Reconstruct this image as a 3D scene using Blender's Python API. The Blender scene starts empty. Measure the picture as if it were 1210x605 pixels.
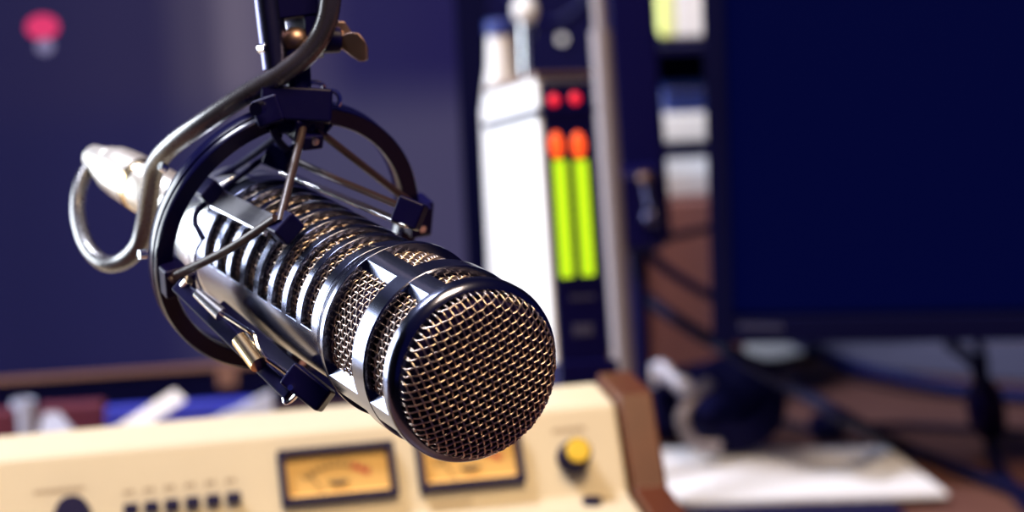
import bpy, bmesh, math, random
from mathutils import Vector, Matrix
random.seed(4)
PI = math.pi
SC = bpy.context.scene
COL = SC.collection
rad = math.radians
V = Vector

# ------------------------------------------------------------------ camera
W_, H_ = 1210.0, 605.0
LENS = 85.0
F = LENS / 36.0 * W_
CAM_Z = 0.42
cam_d = bpy.data.cameras.new('camera')
cam = bpy.data.objects.new('camera', cam_d)
COL.objects.link(cam)
cam_d.lens = LENS; cam_d.sensor_width = 36.0; cam_d.sensor_fit = 'HORIZONTAL'
cam_d.clip_start = 0.02; cam_d.clip_end = 60
CAMM = Matrix.Translation((0, 0, CAM_Z)) @ Matrix.Rotation(rad(80), 4, 'X') @ Matrix.Rotation(rad(-2.6), 4, 'Z')
cam.matrix_world = CAMM
cam_d.dof.use_dof = True
cam_d.dof.focus_distance = 0.715
cam_d.dof.aperture_fstop = 9.0
cam_d.dof.aperture_blades = 0
SC.camera = cam

def ray(px, py):                       # camera-space ray with unit depth
    return V(((px - 605) / F, (302.5 - py) / F, -1.0))
def cw(p):                             # camera-space mm -> world m
    return CAMM @ (V(p) / 1000.0)
def at(px, py, depth):                 # point of a pixel at a depth (m)
    return CAMM @ (ray(px, py) * depth)
CO = CAMM.translation.copy()
def wray(px, py):
    return (CAMM.to_3x3() @ ray(px, py))
def hit(px, py, p0, n):
    r = wray(px, py)
    return CO + r * ((V(p0) - CO).dot(n) / r.dot(n))
def ondesk(px, py, z=0.0):
    return hit(px, py, (0, 0, z), V((0, 0, 1)))

# ------------------------------------------------------------------ materials
def mat(name, col, rough=0.5, metal=0.0, spec=0.5, emit=None, estr=0.0, noise=0.0, nscale=60.0, bump=0.0, col2=None, coat=0.0,
        alpha=None, aniso=0.0):
    m = bpy.data.materials.new(name); m.use_nodes = True
    nt = m.node_tree; b = nt.nodes['Principled BSDF']
    b.inputs['Base Color'].default_value = (*col, 1)
    b.inputs['Roughness'].default_value = rough
    b.inputs['Metallic'].default_value = metal
    b.inputs['Specular IOR Level'].default_value = spec
    if coat: b.inputs['Coat Weight'].default_value = coat; b.inputs['Coat Roughness'].default_value = 0.1
    if emit:
        b.inputs['Emission Color'].default_value = (*emit, 1); b.inputs['Emission Strength'].default_value = estr
    tc = nt.nodes.new('ShaderNodeTexCoord')
    nz = nt.nodes.new('ShaderNodeTexNoise'); nz.inputs['Scale'].default_value = nscale; nz.inputs['Detail'].default_value = 4
    nt.links.new(tc.outputs['Object'], nz.inputs['Vector'])
    if noise:
        mr = nt.nodes.new('ShaderNodeMapRange')
        mr.inputs['To Min'].default_value = max(0.02, rough - noise); mr.inputs['To Max'].default_value = min(1, rough + noise)
        nt.links.new(nz.outputs['Fac'], mr.inputs['Value']); nt.links.new(mr.outputs['Result'], b.inputs['Roughness'])
    if col2:
        mx = nt.nodes.new('ShaderNodeMix'); mx.data_type = 'RGBA'
        mx.inputs[6].default_value = (*col, 1); mx.inputs[7].default_value = (*col2, 1)
        nt.links.new(nz.outputs['Fac'], mx.inputs[0]); nt.links.new(mx.outputs[2], b.inputs['Base Color'])
    if bump:
        bp = nt.nodes.new('ShaderNodeBump'); bp.inputs['Strength'].default_value = bump; bp.inputs['Distance'].default_value = 0.001
        nt.links.new(nz.outputs['Fac'], bp.inputs['Height']); nt.links.new(bp.outputs['Normal'], b.inputs['Normal'])
    return m

def wood(name, c1, c2, scale=(2, 30, 30), rough=0.45):
    m = bpy.data.materials.new(name); m.use_nodes = True
    nt = m.node_tree; b = nt.nodes['Principled BSDF']; b.inputs['Roughness'].default_value = rough
    tc = nt.nodes.new('ShaderNodeTexCoord'); mp = nt.nodes.new('ShaderNodeMapping'); mp.inputs['Scale'].default_value = scale
    nz = nt.nodes.new('ShaderNodeTexNoise'); nz.inputs['Scale'].default_value = 3.0; nz.inputs['Detail'].default_value = 6
    mx = nt.nodes.new('ShaderNodeMix'); mx.data_type = 'RGBA'
    mx.inputs[6].default_value = (*c1, 1); mx.inputs[7].default_value = (*c2, 1)
    nt.links.new(tc.outputs['Object'], mp.inputs['Vector']); nt.links.new(mp.outputs['Vector'], nz.inputs['Vector'])
    nt.links.new(nz.outputs['Fac'], mx.inputs[0]); nt.links.new(mx.outputs[2], b.inputs['Base Color'])
    return m

M = {}
M['gun'] = mat('satin_gunmetal', (0.15, 0.165, 0.25), 0.19, 1.0, noise=0.015, nscale=300)
M['gun_dark'] = mat('dark_anodised_metal', (0.085, 0.085, 0.17), 0.3, 1.0, noise=0.02, nscale=300)
M['silver'] = mat('brushed_silver', (0.74, 0.75, 0.79), 0.26, 1.0, noise=0.02, nscale=200)
M['chrome'] = mat('chrome', (0.88, 0.9, 0.93), 0.12, 1.0)
M['wire'] = mat('grille_wire_nickel_brass', (0.60, 0.49, 0.43), 0.33, 1.0, noise=0.05, nscale=300)
M['gloss'] = mat('glossy_blue_black_enamel', (0.002, 0.002, 0.030), 0.2, spec=0.26, noise=0.03, nscale=200)
M['foam'] = mat('black_foam', (0.007, 0.003, 0.03), 0.95, spec=0.1, bump=0.4, nscale=900)
M['black'] = mat('blue_black_plastic', (0.0025, 0.002, 0.044), 0.40, spec=0.15, noise=0.06, nscale=300)
M['black_matt'] = mat('matt_blue_black', (0.003, 0.0025, 0.034), 0.7, spec=0.08, noise=0.1, nscale=200)
M['rubber'] = mat('dark_brown_rubber', (0.034, 0.020, 0.024), 0.36, spec=0.6, noise=0.08, nscale=300)
M['brass'] = mat('brass', (0.95, 0.72, 0.42), 0.22, 1.0)
M['bronze'] = mat('bronze_metal', (0.30, 0.20, 0.17), 0.42, 1.0, noise=0.08, nscale=300)
M['cord'] = mat('grey_cable_jacket', (0.030, 0.028, 0.042), 0.28, spec=1.0, coat=0.35, noise=0.05, nscale=300)
M['plug'] = mat('cream_nickel_plug', (0.90, 0.86, 0.80), 0.32, 0.75, noise=0.05, nscale=300)
M['cream'] = mat('cream_enamel', (0.66, 0.575, 0.41), 0.42, spec=0.4, noise=0.04, nscale=80, col2=(0.69, 0.60, 0.43))
M['letter'] = mat('grey_print', (0.36, 0.27, 0.18), 0.6)
M['cheek'] = wood('red_brown_wood', (0.075, 0.019, 0.008), (0.125, 0.033, 0.012), (30, 4, 30), 0.4)
M['deskwood'] = wood('desk_wood', (0.140, 0.062, 0.050), (0.190, 0.085, 0.064), (3, 40, 40), 0.42)
M['cabwood'] = wood('cabinet_wood', (0.24, 0.095, 0.085), (0.30, 0.125, 0.11), (30, 30, 3), 0.5)
M['paper'] = mat('white_paper', (0.88, 0.88, 0.92), 0.7, spec=0.2, bump=0.05, nscale=40)
M['greypaper'] = mat('grey_paper', (0.115, 0.115, 0.185), 0.7, spec=0.15)
M['whitepl'] = mat('white_plastic', (0.86, 0.86, 0.88), 0.4, noise=0.05)
M['bluepl'] = mat('royal_blue_card', (0.02, 0.03, 0.42), 0.5)
M['bluecap'] = mat('dark_blue_plastic', (0.012, 0.03, 0.20), 0.4)
M['redbook'] = mat('dark_red_cloth', (0.10, 0.010, 0.030), 0.7)
M['yellow'] = mat('yellow_cap', (0.78, 0.52, 0.02), 0.4)
M['yelgreen'] = mat('yellow_green_paper', (0.80, 0.85, 0.28), 0.7)
M['wall'] = mat('dark_navy_paint', (0.020, 0.018, 0.055), 0.8, spec=0.2, bump=0.1, nscale=60)
M['floor'] = mat('dark_carpet', (0.02, 0.018, 0.03), 0.95, spec=0.1, bump=0.5, nscale=300)
M['amber'] = mat('amber_meter_card', (0.74, 0.46, 0.14), 0.6, emit=(1.0, 0.50, 0.06), estr=0.04)
M['meterlamp'] = mat('meter_lamp', (1, .7, .3), 0.5, emit=(1.0, 0.55, 0.10), estr=0.45)
M['ink'] = mat('black_ink', (0.05, 0.03, 0.03), 0.6)
M['redink'] = mat('red_ink', (0.62, 0.10, 0.05), 0.6)
M['green_led'] = mat('green_led', (0.3, 0.5, 0.02), 0.4, emit=(0.50, 0.80, 0.004), estr=1.05)
M['orange_led'] = mat('orange_led', (0.6, 0.1, 0.02), 0.4, emit=(1.0, 0.075, 0.010), estr=1.25)
M['red_led'] = mat('red_led', (0.6, 0.02, 0.05), 0.4, emit=(0.85, 0.012, 0.035), estr=1.0)
M['screen_off'] = mat('navy_screen', (0.0003, 0.0003, 0.002), 0.6, spec=0.02, emit=(0.0001, 0.0012, 0.030), estr=1.0)
M['bezel'] = mat('black_bezel', (0.002, 0.0022, 0.026), 0.6, spec=0.06, noise=0.04)
M['greymetal'] = mat('grey_metal_tube', (0.27, 0.235, 0.255), 0.5, 0.5, noise=.03)
M['lip'] = mat('pale_bronze_badge_highlight', (0.26, 0.14, 0.11), 0.5, noise=.03)  # badge colour; also paints the highlight along the bezel edge
M['satin'] = mat('satin_pale_metal', (0.55, 0.56, 0.68), 0.5, 0.5, noise=.03)
M['paleblue'] = mat('pale_blue_paper', (0.50, 0.55, 0.74), 0.7, spec=.2)
M['faint'] = mat('faint_grey_print', (0.05, 0.05, 0.11), 0.6)
def screen_mat(name, c, s):
    return mat(name, (0.006, 0.006, 0.02), 0.4, spec=0.3, emit=c, estr=s)
M['scr_dark'] = screen_mat('screen_dark_pane', (0.013, 0.011, 0.060), 1.0)
M['scr_mid'] = screen_mat('screen_mid_pane', (0.055, 0.050, 0.125), 1.0)
M['scr_mid2'] = screen_mat('screen_dim_pane', (0.030, 0.027, 0.090), 1.0)
M['scr_lite'] = screen_mat('screen_light_pane', (0.150, 0.125, 0.220), 1.0)
M['scr_navy'] = screen_mat('screen_navy_pane', (0.018, 0.013, 0.080), 1.0)
def painted_reflection():  # soft reflection on the dark screen, painted as glowing colour ramps
    m = bpy.data.materials.new('screen_painted_reflection'); m.use_nodes = True
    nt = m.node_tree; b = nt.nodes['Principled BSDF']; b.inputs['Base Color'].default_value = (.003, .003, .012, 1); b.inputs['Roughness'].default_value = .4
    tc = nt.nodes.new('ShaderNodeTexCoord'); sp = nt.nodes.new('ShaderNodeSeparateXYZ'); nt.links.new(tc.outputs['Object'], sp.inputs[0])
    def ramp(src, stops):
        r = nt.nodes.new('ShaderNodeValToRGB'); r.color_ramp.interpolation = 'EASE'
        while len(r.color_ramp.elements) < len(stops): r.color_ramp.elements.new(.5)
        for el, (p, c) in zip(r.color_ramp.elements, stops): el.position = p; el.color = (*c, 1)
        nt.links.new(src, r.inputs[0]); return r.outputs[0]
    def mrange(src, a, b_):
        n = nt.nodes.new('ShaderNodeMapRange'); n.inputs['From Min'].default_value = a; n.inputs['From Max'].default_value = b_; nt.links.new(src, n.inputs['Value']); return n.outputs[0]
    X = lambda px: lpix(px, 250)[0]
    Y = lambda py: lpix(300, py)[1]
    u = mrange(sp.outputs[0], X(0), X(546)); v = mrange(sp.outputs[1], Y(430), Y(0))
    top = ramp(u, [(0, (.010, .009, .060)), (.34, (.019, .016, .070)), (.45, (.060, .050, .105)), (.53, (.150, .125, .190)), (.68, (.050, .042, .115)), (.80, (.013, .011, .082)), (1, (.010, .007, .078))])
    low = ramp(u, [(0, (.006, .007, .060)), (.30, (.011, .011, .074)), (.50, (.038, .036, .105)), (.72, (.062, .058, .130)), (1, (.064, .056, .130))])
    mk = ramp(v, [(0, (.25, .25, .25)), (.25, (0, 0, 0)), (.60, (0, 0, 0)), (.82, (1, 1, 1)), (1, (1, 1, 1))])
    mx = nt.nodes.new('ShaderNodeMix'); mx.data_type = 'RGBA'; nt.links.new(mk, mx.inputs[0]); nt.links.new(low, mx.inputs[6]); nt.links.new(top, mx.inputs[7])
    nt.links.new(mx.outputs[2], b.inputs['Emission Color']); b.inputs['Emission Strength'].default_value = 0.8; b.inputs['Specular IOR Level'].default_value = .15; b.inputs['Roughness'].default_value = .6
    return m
M['scr_red'] = screen_mat('screen_red_mark', (0.75, 0.035, 0.14), 1.0)
M['scr_white'] = screen_mat('screen_white_mark', (0.20, 0.18, 0.32), 1.0)

# ------------------------------------------------------------------ object helpers
def tag(o, label=None, cat=None, group=None, kind=None):
    if label: o['label'] = label
    if cat: o['category'] = cat
    if group: o['group'] = group
    if kind: o['kind'] = kind
    return o
def thing(name, label, cat, mw=None, group=None):
    o = bpy.data.objects.new(name, None); COL.objects.link(o)
    o.empty_display_size = 0.02
    if mw is not None: o.matrix_world = mw
    tag(o, label, cat, group)
    return o
ROOTM = {}
class MB:
    """collects shapes in one bmesh; coordinates are in the parent's local metres (or world when xf is the parent's inverse)"""
    def __init__(s): s.bm = bmesh.new()
    def face(s, vs):
        try: return s.bm.faces.new(vs)
        except ValueError: return None
    def poly(s, pts):
        return s.face([s.bm.verts.new(p) for p in pts])
    def box(s, c, size, rot=None):
        c = V(c); hx, hy, hz = size[0] / 2, size[1] / 2, size[2] / 2
        R = rot if rot is not None else Matrix.Identity(3)
        v = [s.bm.verts.new(c + R @ V((x * hx, y * hy, z * hz))) for x in (-1, 1) for y in (-1, 1) for z in (-1, 1)]
        for f in ((0, 1, 3, 2), (4, 6, 7, 5), (0, 4, 5, 1), (2, 3, 7, 6), (0, 2, 6, 4), (1, 5, 7, 3)): s.face([v[i] for i in f])
        return s
    def hexa(s, a, b):                     # two quads, same winding
        va = [s.bm.verts.new(p) for p in a]; vb = [s.bm.verts.new(p) for p in b]
        s.face(va[::-1]); s.face(vb); n = len(va)
        for i in range(n): s.face([va[i], va[(i + 1) % n], vb[(i + 1) % n], vb[i]])
        return s
    def tube(s, pts, r, seg=10, closed=False, caps=True, flat=None):
        pts = [V(p) for p in pts]; n = len(pts)
        rs = r if isinstance(r, (list, tuple)) else [r] * n
        tang = []
        for i in range(n):
            a = pts[(i - 1) % n] if closed or i > 0 else pts[i]; b = pts[(i + 1) % n] if closed or i < n - 1 else pts[i]
            t = b - a; tang.append(t.normalized() if t.length > 1e-12 else V((0, 0, 1)))
        up = V((0, 0, 1)) if abs(tang[0].z) < 0.9 else V((1, 0, 0))
        nrm = (up - tang[0] * up.dot(tang[0])).normalized()
        rings = []
        for i in range(n):
            nrm = nrm - tang[i] * nrm.dot(tang[i])
            nrm = nrm.normalized() if nrm.length > 1e-9 else tang[i].orthogonal().normalized()
            bn = tang[i].cross(nrm)
            rings.append([s.bm.verts.new(pts[i] + (nrm * math.cos(2 * PI * k / seg) + bn * math.sin(2 * PI * k / seg) * (flat or 1)) * rs[i]) for k in range(seg)])
        for i in range(n if closed else n - 1):
            A, B = rings[i], rings[(i + 1) % n]
            for k in range(seg): s.face([A[k], A[(k + 1) % seg], B[(k + 1) % seg], B[k]])
        if caps and not closed: s.face(rings[0][::-1]); s.face(rings[-1])
        return s
    def lathe(s, prof, seg=64, closed=False, mtx=None, a0=0, a1=360):
        """prof: (r, z) list about local z"""
        full = abs(a1 - a0) >= 359.9
        na = seg if full else seg + 1
        mt = mtx or Matrix.Identity(4)
        g = []
        for (r, z) in prof:
            if r < 1e-9:
                v = s.bm.verts.new(mt @ V((0, 0, z))); g.append([v] * na)
            else:
                g.append([s.bm.verts.new(mt @ V((r * math.cos(rad(a0 + (a1 - a0) * k / seg)), r * math.sin(rad(a0 + (a1 - a0) * k / seg)), z))) for k in range(na)])
        m = len(prof)
        for i in range(m if closed else m - 1):
            A, B = g[i], g[(i + 1) % m]
            for k in range(seg):
                k2 = (k + 1) % na
                q = []
                for v in (A[k], A[k2], B[k2], B[k]):
                    if v not in q: q.append(v)
                if len(q) >= 3: s.face(q)
        return s
    def sph(s, c, r, seg=16, sc=(1, 1, 1), rot=None):
        R = (rot.to_4x4() if rot is not None else Matrix.Identity(4))
        mt = Matrix.Translation(V(c)) @ R @ Matrix.Diagonal((*sc, 1))
        return s.lathe([(r * math.sin(PI * i / (seg // 2)), -r * math.cos(PI * i / (seg // 2))) for i in range(seg // 2 + 1)], seg, mtx=mt)
    def build(s, name, m, parent=None, bevel=0.0, smooth=40, solid=0.0, world=False, bseg=2, recalc=True):
        if recalc: bmesh.ops.recalc_face_normals(s.bm, faces=s.bm.faces)
        me = bpy.data.meshes.new(name)
        if world and parent is not None: s.bm.transform(parent.matrix_world.inverted())
        s.bm.to_mesh(me); s.bm.free()
        if smooth:
            me.polygons.foreach_set('use_smooth', [True] * len(me.polygons))
            me.set_sharp_from_angle(angle=rad(smooth))
        me.materials.append(m)
        o = bpy.data.objects.new(name, me); COL.objects.link(o)
        if parent is not None: o.parent = parent
        if solid:
            md = o.modifiers.new('solid', 'SOLIDIFY'); md.thickness = solid; md.offset = -1; md.use_even_offset = True
        if bevel:
            md = o.modifiers.new('bevel', 'BEVEL'); md.width = bevel; md.segments = bseg; md.limit_method = 'ANGLE'; md.angle_limit = rad(40)
            md.harden_normals = True
        return o
def spline(pts, n=8):
    P = [V(p) for p in pts]; P = [P[0] * 2 - P[1]] + P + [P[-1] * 2 - P[-2]]
    out = []
    for i in range(1, len(P) - 2):
        for k in range(n):
            t = k / n; a, b, c, d = P[i - 1], P[i], P[i + 1], P[i + 2]
            out.append(0.5 * ((2 * b) + (c - a) * t + (2 * a - 5 * b + 4 * c - d) * t * t + (3 * b - a - 3 * c + d) * t ** 3))
    out.append(P[-2]); return out
def frame(o, x, y, z):                    # matrix from origin and axes
    m = Matrix.Identity(4)
    for i, a in enumerate((x, y, z)):
        for j in range(3): m[j][i] = a[j]
    for j in range(3): m[j][3] = o[j]
    return m
def dirframe(a, b, hint=V((0, 0, 1))):    # frame at a with local z towards b
    z = (V(b) - V(a)).normalized(); h = hint if abs(z.dot(hint)) < 0.95 else V((1, 0, 0))
    x = h.cross(z).normalized(); y = z.cross(x)
    return frame(V(a), x, y, z)
mm = 0.001

# ================================================================== MICROPHONE
# camera-space fit (mm): front rim centre, axis towards the front
Pc = V((-9.763, -33.823, -691.009)); dc = V((0.49142716, -0.24667407, 0.8352552)).normalized()
e2c = (V((0, 1, 0)) - dc * dc.y).normalized(); e1c = e2c.cross(dc)
micM = CAMM @ Matrix.Translation(Pc * mm) @ frame(V((0, 0, 0)), e1c, e2c, dc)
mic = thing('microphone', 'large black and silver broadcast microphone with round wire mesh front, hung in the shock mount', 'microphone', micM)

def cyl_grid(mb, prof_r, s_edges, a_edges, keep):
    """patch grid on a surface of revolution; prof_r(s)->r ; keep(i_s, i_a)"""
    na = len(a_edges) - 1
    vv = {}
    def vert(i, k):
        k = k % na
        if (i, k) not in vv:
            s_ = s_edges[i]; a = rad(a_edges[k]); r = prof_r(s_)
            vv[(i, k)] = mb.bm.verts.new((r * math.cos(a) * mm, r * math.sin(a) * mm, s_ * mm))
        return vv[(i, k)]
    for i in range(len(s_edges) - 1):
        for k in range(na):
            if keep(i, k): mb.face([vert(i, k), vert(i, k + 1), vert(i + 1, k + 1), vert(i + 1, k)])
RB, RH = 24.6, 27.5
# front rim
MB().lathe([(r * mm, z * mm) for r, z in [(24.0, -5.8), (27.5, -5.8), (27.5, -3.2), (27.25, -2.3), (26.6, -1.3), (25.8, -0.5), (25.1, -0.1), (24.75, -0.3), (24.5, -1.2)]], 128, True).build('front_rim', M['gun'], mic, bevel=0.25 * mm, smooth=35)
# head cage: ring between the two windows and four chamfered bars
mb = MB()
mb.lathe([(r * mm, z * mm) for r, z in [(24.0, -25.6), (25.0, -26.0), (27.1, -26.0), (27.5, -25.6), (27.5, -18.4), (27.1, -18.0), (25.0, -18.0), (24.0, -18.4)]], 128, True)
for b0, b1 in ((112.5, 125.5), (209, 222), (298, 311), (24, 37)):
    sec = []
    nb = 5
    for k in range(nb + 1): sec.append((27.35, b0 + (b1 - b0) * k / nb))
    for k in range(nb + 1): sec.append((23.9, b1 + 6.5 - (b1 - b0 + 13) * k / nb))
    mb.hexa([(r * math.cos(rad(a)) * mm, r * math.sin(rad(a)) * mm, -46.5 * mm) for r, a in sec], [(r * math.cos(rad(a)) * mm, r * math.sin(rad(a)) * mm, -5.0 * mm) for r, a in sec])
mb.build('head_cage', M['gun'], mic, smooth=25)
def edges_with(cuts, step):
    a = sorted(set(round(c, 3) for c in cuts)); out = []
    for i in range(len(a)):
        lo = a[i]; hi = a[i + 1] if i + 1 < len(a) else a[0] + 360
        n = max(1, round((hi - lo) / step))
        out += [lo + (hi - lo) * j / n for j in range(n)]
    return out + [a[0] + 360]
# slotted body tube
slots = [(-67.3 - 10.9 * k, -60.0 - 10.9 * k) for k in range(8)]
sb = [-152.0]
for lo, hi in reversed(slots): sb += [lo, hi]
sb += [-55.5]
ab = edges_with([8, 188], 3.0)
mb = MB()
def slotkeep(i, k):
    s_ = (sb[i] + sb[i + 1]) / 2; a = (ab[k] + ab[k + 1]) / 2
    return not (8 < a < 188 and any(lo < s_ < hi for lo, hi in slots))
cyl_grid(mb, lambda s_: RB, sb, ab, slotkeep)
mb.build('slotted_body', M['gun'], mic, bevel=0.3 * mm, solid=2.0 * mm, smooth=30)
# shoulder between body and head
MB().lathe([(r * mm, z * mm) for r, z in [(22.6, -55.5), (24.6, -55.5), (24.7, -54), (25.6, -51.5), (26.9, -49.4), (27.4, -48.2), (27.5, -47.2), (27.5, -45.5), (24.1, -45.5), (24.1, -50)]], 128, True).build('shoulder_ring', M['gun'], mic, bevel=0.25 * mm, smooth=35)
# rear cap with its seam
MB().lathe([(r * mm, z * mm) for r, z in [(22.0, -152), (24.4, -152), (24.4, -157), (23.7, -157.3), (23.7, -158.0), (24.4, -158.3), (24.4, -170), (23.6, -172.5), (20.5, -174.5), (15.0, -175.5), (12.5, -176.0), (11.5, -183), (0, -183)]], 96).build('rear_cap', M['silver'], mic, bevel=0.2 * mm, smooth=35)
# dark core
MB().lathe([(r * mm, z * mm) for r, z in [(0, -150), (21.3, -150), (21.3, -55), (22.2, -50), (22.2, -1.5)] + [(22.6, 2.0)] + [(22.6 * math.cos(t * PI / 20), 2.0 + 5.6 * math.sin(t * PI / 20) ** .8) for t in range(1, 10)] + [(0, 7.6)]], 64).build('foam_core', M['foam'], mic)

# woven meshes
PITCH = 2.02
def woven_cyl(name, R, s0, s1, parent, pitch=PITCH, wr=0.27, amp=0.24, a0=0, a1=360, m=None):
    mb = MB()
    na = int(round(2 * PI * R / pitch)); na += na % 2
    ns = int((s1 - s0) / pitch)
    def P3(a, s_, r): return V((r * math.cos(a) * mm, r * math.sin(a) * mm, s_ * mm))
    k0, k1 = int(a0 / 360 * na), int(a1 / 360 * na)
    for k in range(k0, k1 + (0 if a1 - a0 >= 360 else 1)):          # axial wires
        pts = []
        for j in range(ns * 4 + 1):
            s_ = s0 + j * pitch / 4
            pts.append(P3(2 * PI * k / na, s_, R + amp * math.cos(PI * (j / 4)) * (1 if k % 2 else -1)))
        mb.tube(pts, wr * mm, 5, caps=False)
    for i in range(ns + 1):                                          # hoop wires
        pts = []
        full = a1 - a0 >= 360
        nn = (k1 - k0) * 4
        for j in range(nn + (0 if full else 1)):
            kk = k0 + j / 4
            pts.append(P3(2 * PI * kk / na, s0 + i * pitch, R - amp * math.cos(PI * i) * (-math.cos(PI * kk))))
        mb.tube(pts, wr * mm, 5, closed=full, caps=False)
    return mb.build(name, m or M['wire'], parent, smooth=0, recalc=False)
def smooth_all(o):
    o.data.polygons.foreach_set('use_smooth', [True] * len(o.data.polygons)); return o
smooth_all(woven_cyl('side_grille', 24.5, -49.0, -4.5, mic))
smooth_all(woven_cyl('body_grille', 22.1, -146.0, -56.0, mic, a0=0, a1=200))
def dome_z(r, h=8.0, R=24.75, p=2.5, wall=0.9):
    return wall + h * (max(0.0, 1 - (r / R) ** p)) ** 0.55
mb = MB()
th = rad(29)
n = int(25 / PITCH) + 1
for fam in (0, 1):
    ux, uy = (math.cos(th), math.sin(th)) if fam == 0 else (-math.sin(th), math.cos(th))
    vx, vy = (-math.sin(th), math.cos(th)) if fam == 0 else (math.cos(th), math.sin(th))
    for i in range(-n, n + 1):
        off = i * PITCH
        if abs(off) > 24.3: continue
        half = math.sqrt(24.7 ** 2 - off * off)
        run = []
        j = -int(half / PITCH * 5) - 1
        pts = []
        J = int(half / PITCH * 6)
        for j in range(-J, J + 1):
            t = j * PITCH / 6
            x = ux * t + vx * off; y = uy * t + vy * off; r = math.hypot(x, y)
            ph = math.cos(PI * j / 6) * (1 if i % 2 else -1) * (1 if fam == 0 else -1)
            pts.append(V((x, y, dome_z(r) + 0.25 * ph)) * mm)
        a, b = pts[0], pts[-1]; pts = [V((a.x, a.y, -0.9 * mm)), V((a.x, a.y, a.z * .5))] + pts + [V((b.x, b.y, b.z * .5)), V((b.x, b.y, -1.5 * mm))]
        if len(pts) > 2: mb.tube(pts, 0.27 * mm, 6, caps=True)
smooth_all(mb.build('front_grille', M['wire'], mic, smooth=0, recalc=False))

def MP(s_, ang, r):                       # mic point -> camera mm
    return Pc + dc * s_ + (e1c * math.cos(rad(ang)) + e2c * math.sin(rad(ang))) * r
def M3(px, py, r):                        # pixel on a cylinder about the mic axis -> camera mm
    q = ray(px, py); qd = q.dot(dc); a = q - dc * qd; b = Pc - dc * Pc.dot(dc)
    A_, B_, C_ = a.dot(a), -2 * a.dot(b), b.dot(b) - r * r
    disc = max(0.0, B_ * B_ - 4 * A_ * C_)
    return q * ((-B_ - math.sqrt(disc)) / (2 * A_))
def D3(px, py, depth): return ray(px, py) * depth

# ================================================================== SHOCK MOUNT
Cc = V((-73.31, 4.906, -804.861)); ec = V((0.50149206, -0.43871521, 0.74567733)).normalized()
f2c = (V((0, 1, 0)) - ec * ec.y).normalized(); f1c = f2c.cross(ec)
def RP(ang, r, s_=0.0): return Cc + (f1c * math.cos(rad(ang)) + f2c * math.sin(rad(ang))) * r + ec * s_
def R3(px, py, s_=0.0):
    q = ray(px, py); return q * ((Cc + ec * s_).dot(ec) / q.dot(ec))
ringM = CAMM @ Matrix.Translation(Cc * mm) @ frame(V((0, 0, 0)), f1c, f2c, ec)
mount = thing('shock_mount', 'dark ring shock mount with brown elastic bands around the microphone', 'shock mount', ringM)
MI = ringM.inverted()
def L(p): return MI @ cw(p)               # camera mm -> mount local m
MB().lathe([(r * mm, z * mm) for r, z in [(42.7, 0), (47.9, 0), (48.2, -0.6), (48.2, -2.6), (47.2, -2.9), (47.2, -3.5), (48.2, -3.8), (48.2, -7.4), (47.8, -8.0), (42.7, -8.0), (42.4, -7.5), (42.4, -0.5)]], 160, True).build('ring', M['gloss'], mount, bevel=0.2 * mm, smooth=35)

def block(mb, c, x, y, z, size):
    """box with axes x,y,z (camera space) at camera-mm point"""
    X = (ringM.to_3x3().inverted() @ (CAMM.to_3x3() @ x)).normalized(); Z = (ringM.to_3x3().inverted() @ (CAMM.to_3x3() @ z))
    Z = (Z - X * Z.dot(X)).normalized(); Y = Z.cross(X)
    R = Matrix((X, Y, Z)).transposed()
    mb.box(L(c), [k * mm for k in size], R)
    return mb
def radial(ang): return f1c * math.cos(rad(ang)) + f2c * math.sin(rad(ang))
def tangent(ang): return -f1c * math.sin(rad(ang)) + f2c * math.cos(rad(ang))

# outer clips on the ring
for nm, ang, rr in (('t', 98, 42.5), ('r', 12, 46.5), ('l', -163, 43.5), ('b', -77, 44)):
    mb = MB()
    block(mb, RP(ang, rr, 0.0), tangent(ang), radial(ang), ec, (10.5, 8, 11))
    block(mb, RP(ang, rr - 3.0, 6.5), tangent(ang), radial(ang), ec, (7.5, 5, 4))
    o = mb.build('outer_clip', M['black'], mount, bevel=0.8 * mm)
    MB().tube([L(RP(ang, rr - 2, 4)), L(RP(ang, rr - 2, 9.6))], 1.3 * mm, 12).build('screw', M['chrome'], o)
mb = MB(); block(mb, RP(10, 50.5, -3), tangent(10), radial(10), ec, (13, 5, 9))
mb.build('outer_clip', M['black'], mount, bevel=0.8 * mm)

# hub block where the ring hangs from the stand
c_hub = R3(350, 124, -2.5)
mb = MB()
block(mb, c_hub, V((1, -0.05, -0.1)), V((0, 1, 0)), V((0.1, 0, 1)), (23, 11, 13))
block(mb, R3(318, 132, -2.5), V((1, 0.35, 0)), V((0, 1, 0)), V((0, 0, 1)), (9, 9, 12))
block(mb, R3(350, 145, -1.0), V((1, 0, 0)), V((0, 1, 0)), V((0, 0, 1)), (13, 7, 9))
hub = mb.build('hub_block', M['black'], mount, bevel=1.0 * mm)
MB().tube([L(R3(308, 127, 3)), L(R3(302, 129, 6))], 2.2 * mm, 14).build('screw', M['chrome'], hub)
loop = [L(R3(392, 118, -2) + V((math.cos(t) * 2.6, math.sin(t) * 2.9, 0))) for t in [rad(-40 + 17 * k) for k in range(10)]]
MB().tube(loop, 0.8 * mm, 8).build('spring_clip', M['chrome'], hub)
loop = [L(R3(371, 103, -2) + V((math.cos(t) * 3.3, math.sin(t) * 1.5, math.sin(t) * 2.0))) for t in [rad(-130 + 26 * k) for k in range(11)]]
MB().tube(loop, 0.75 * mm, 8).build('washer', M['silver'], hub)

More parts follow.
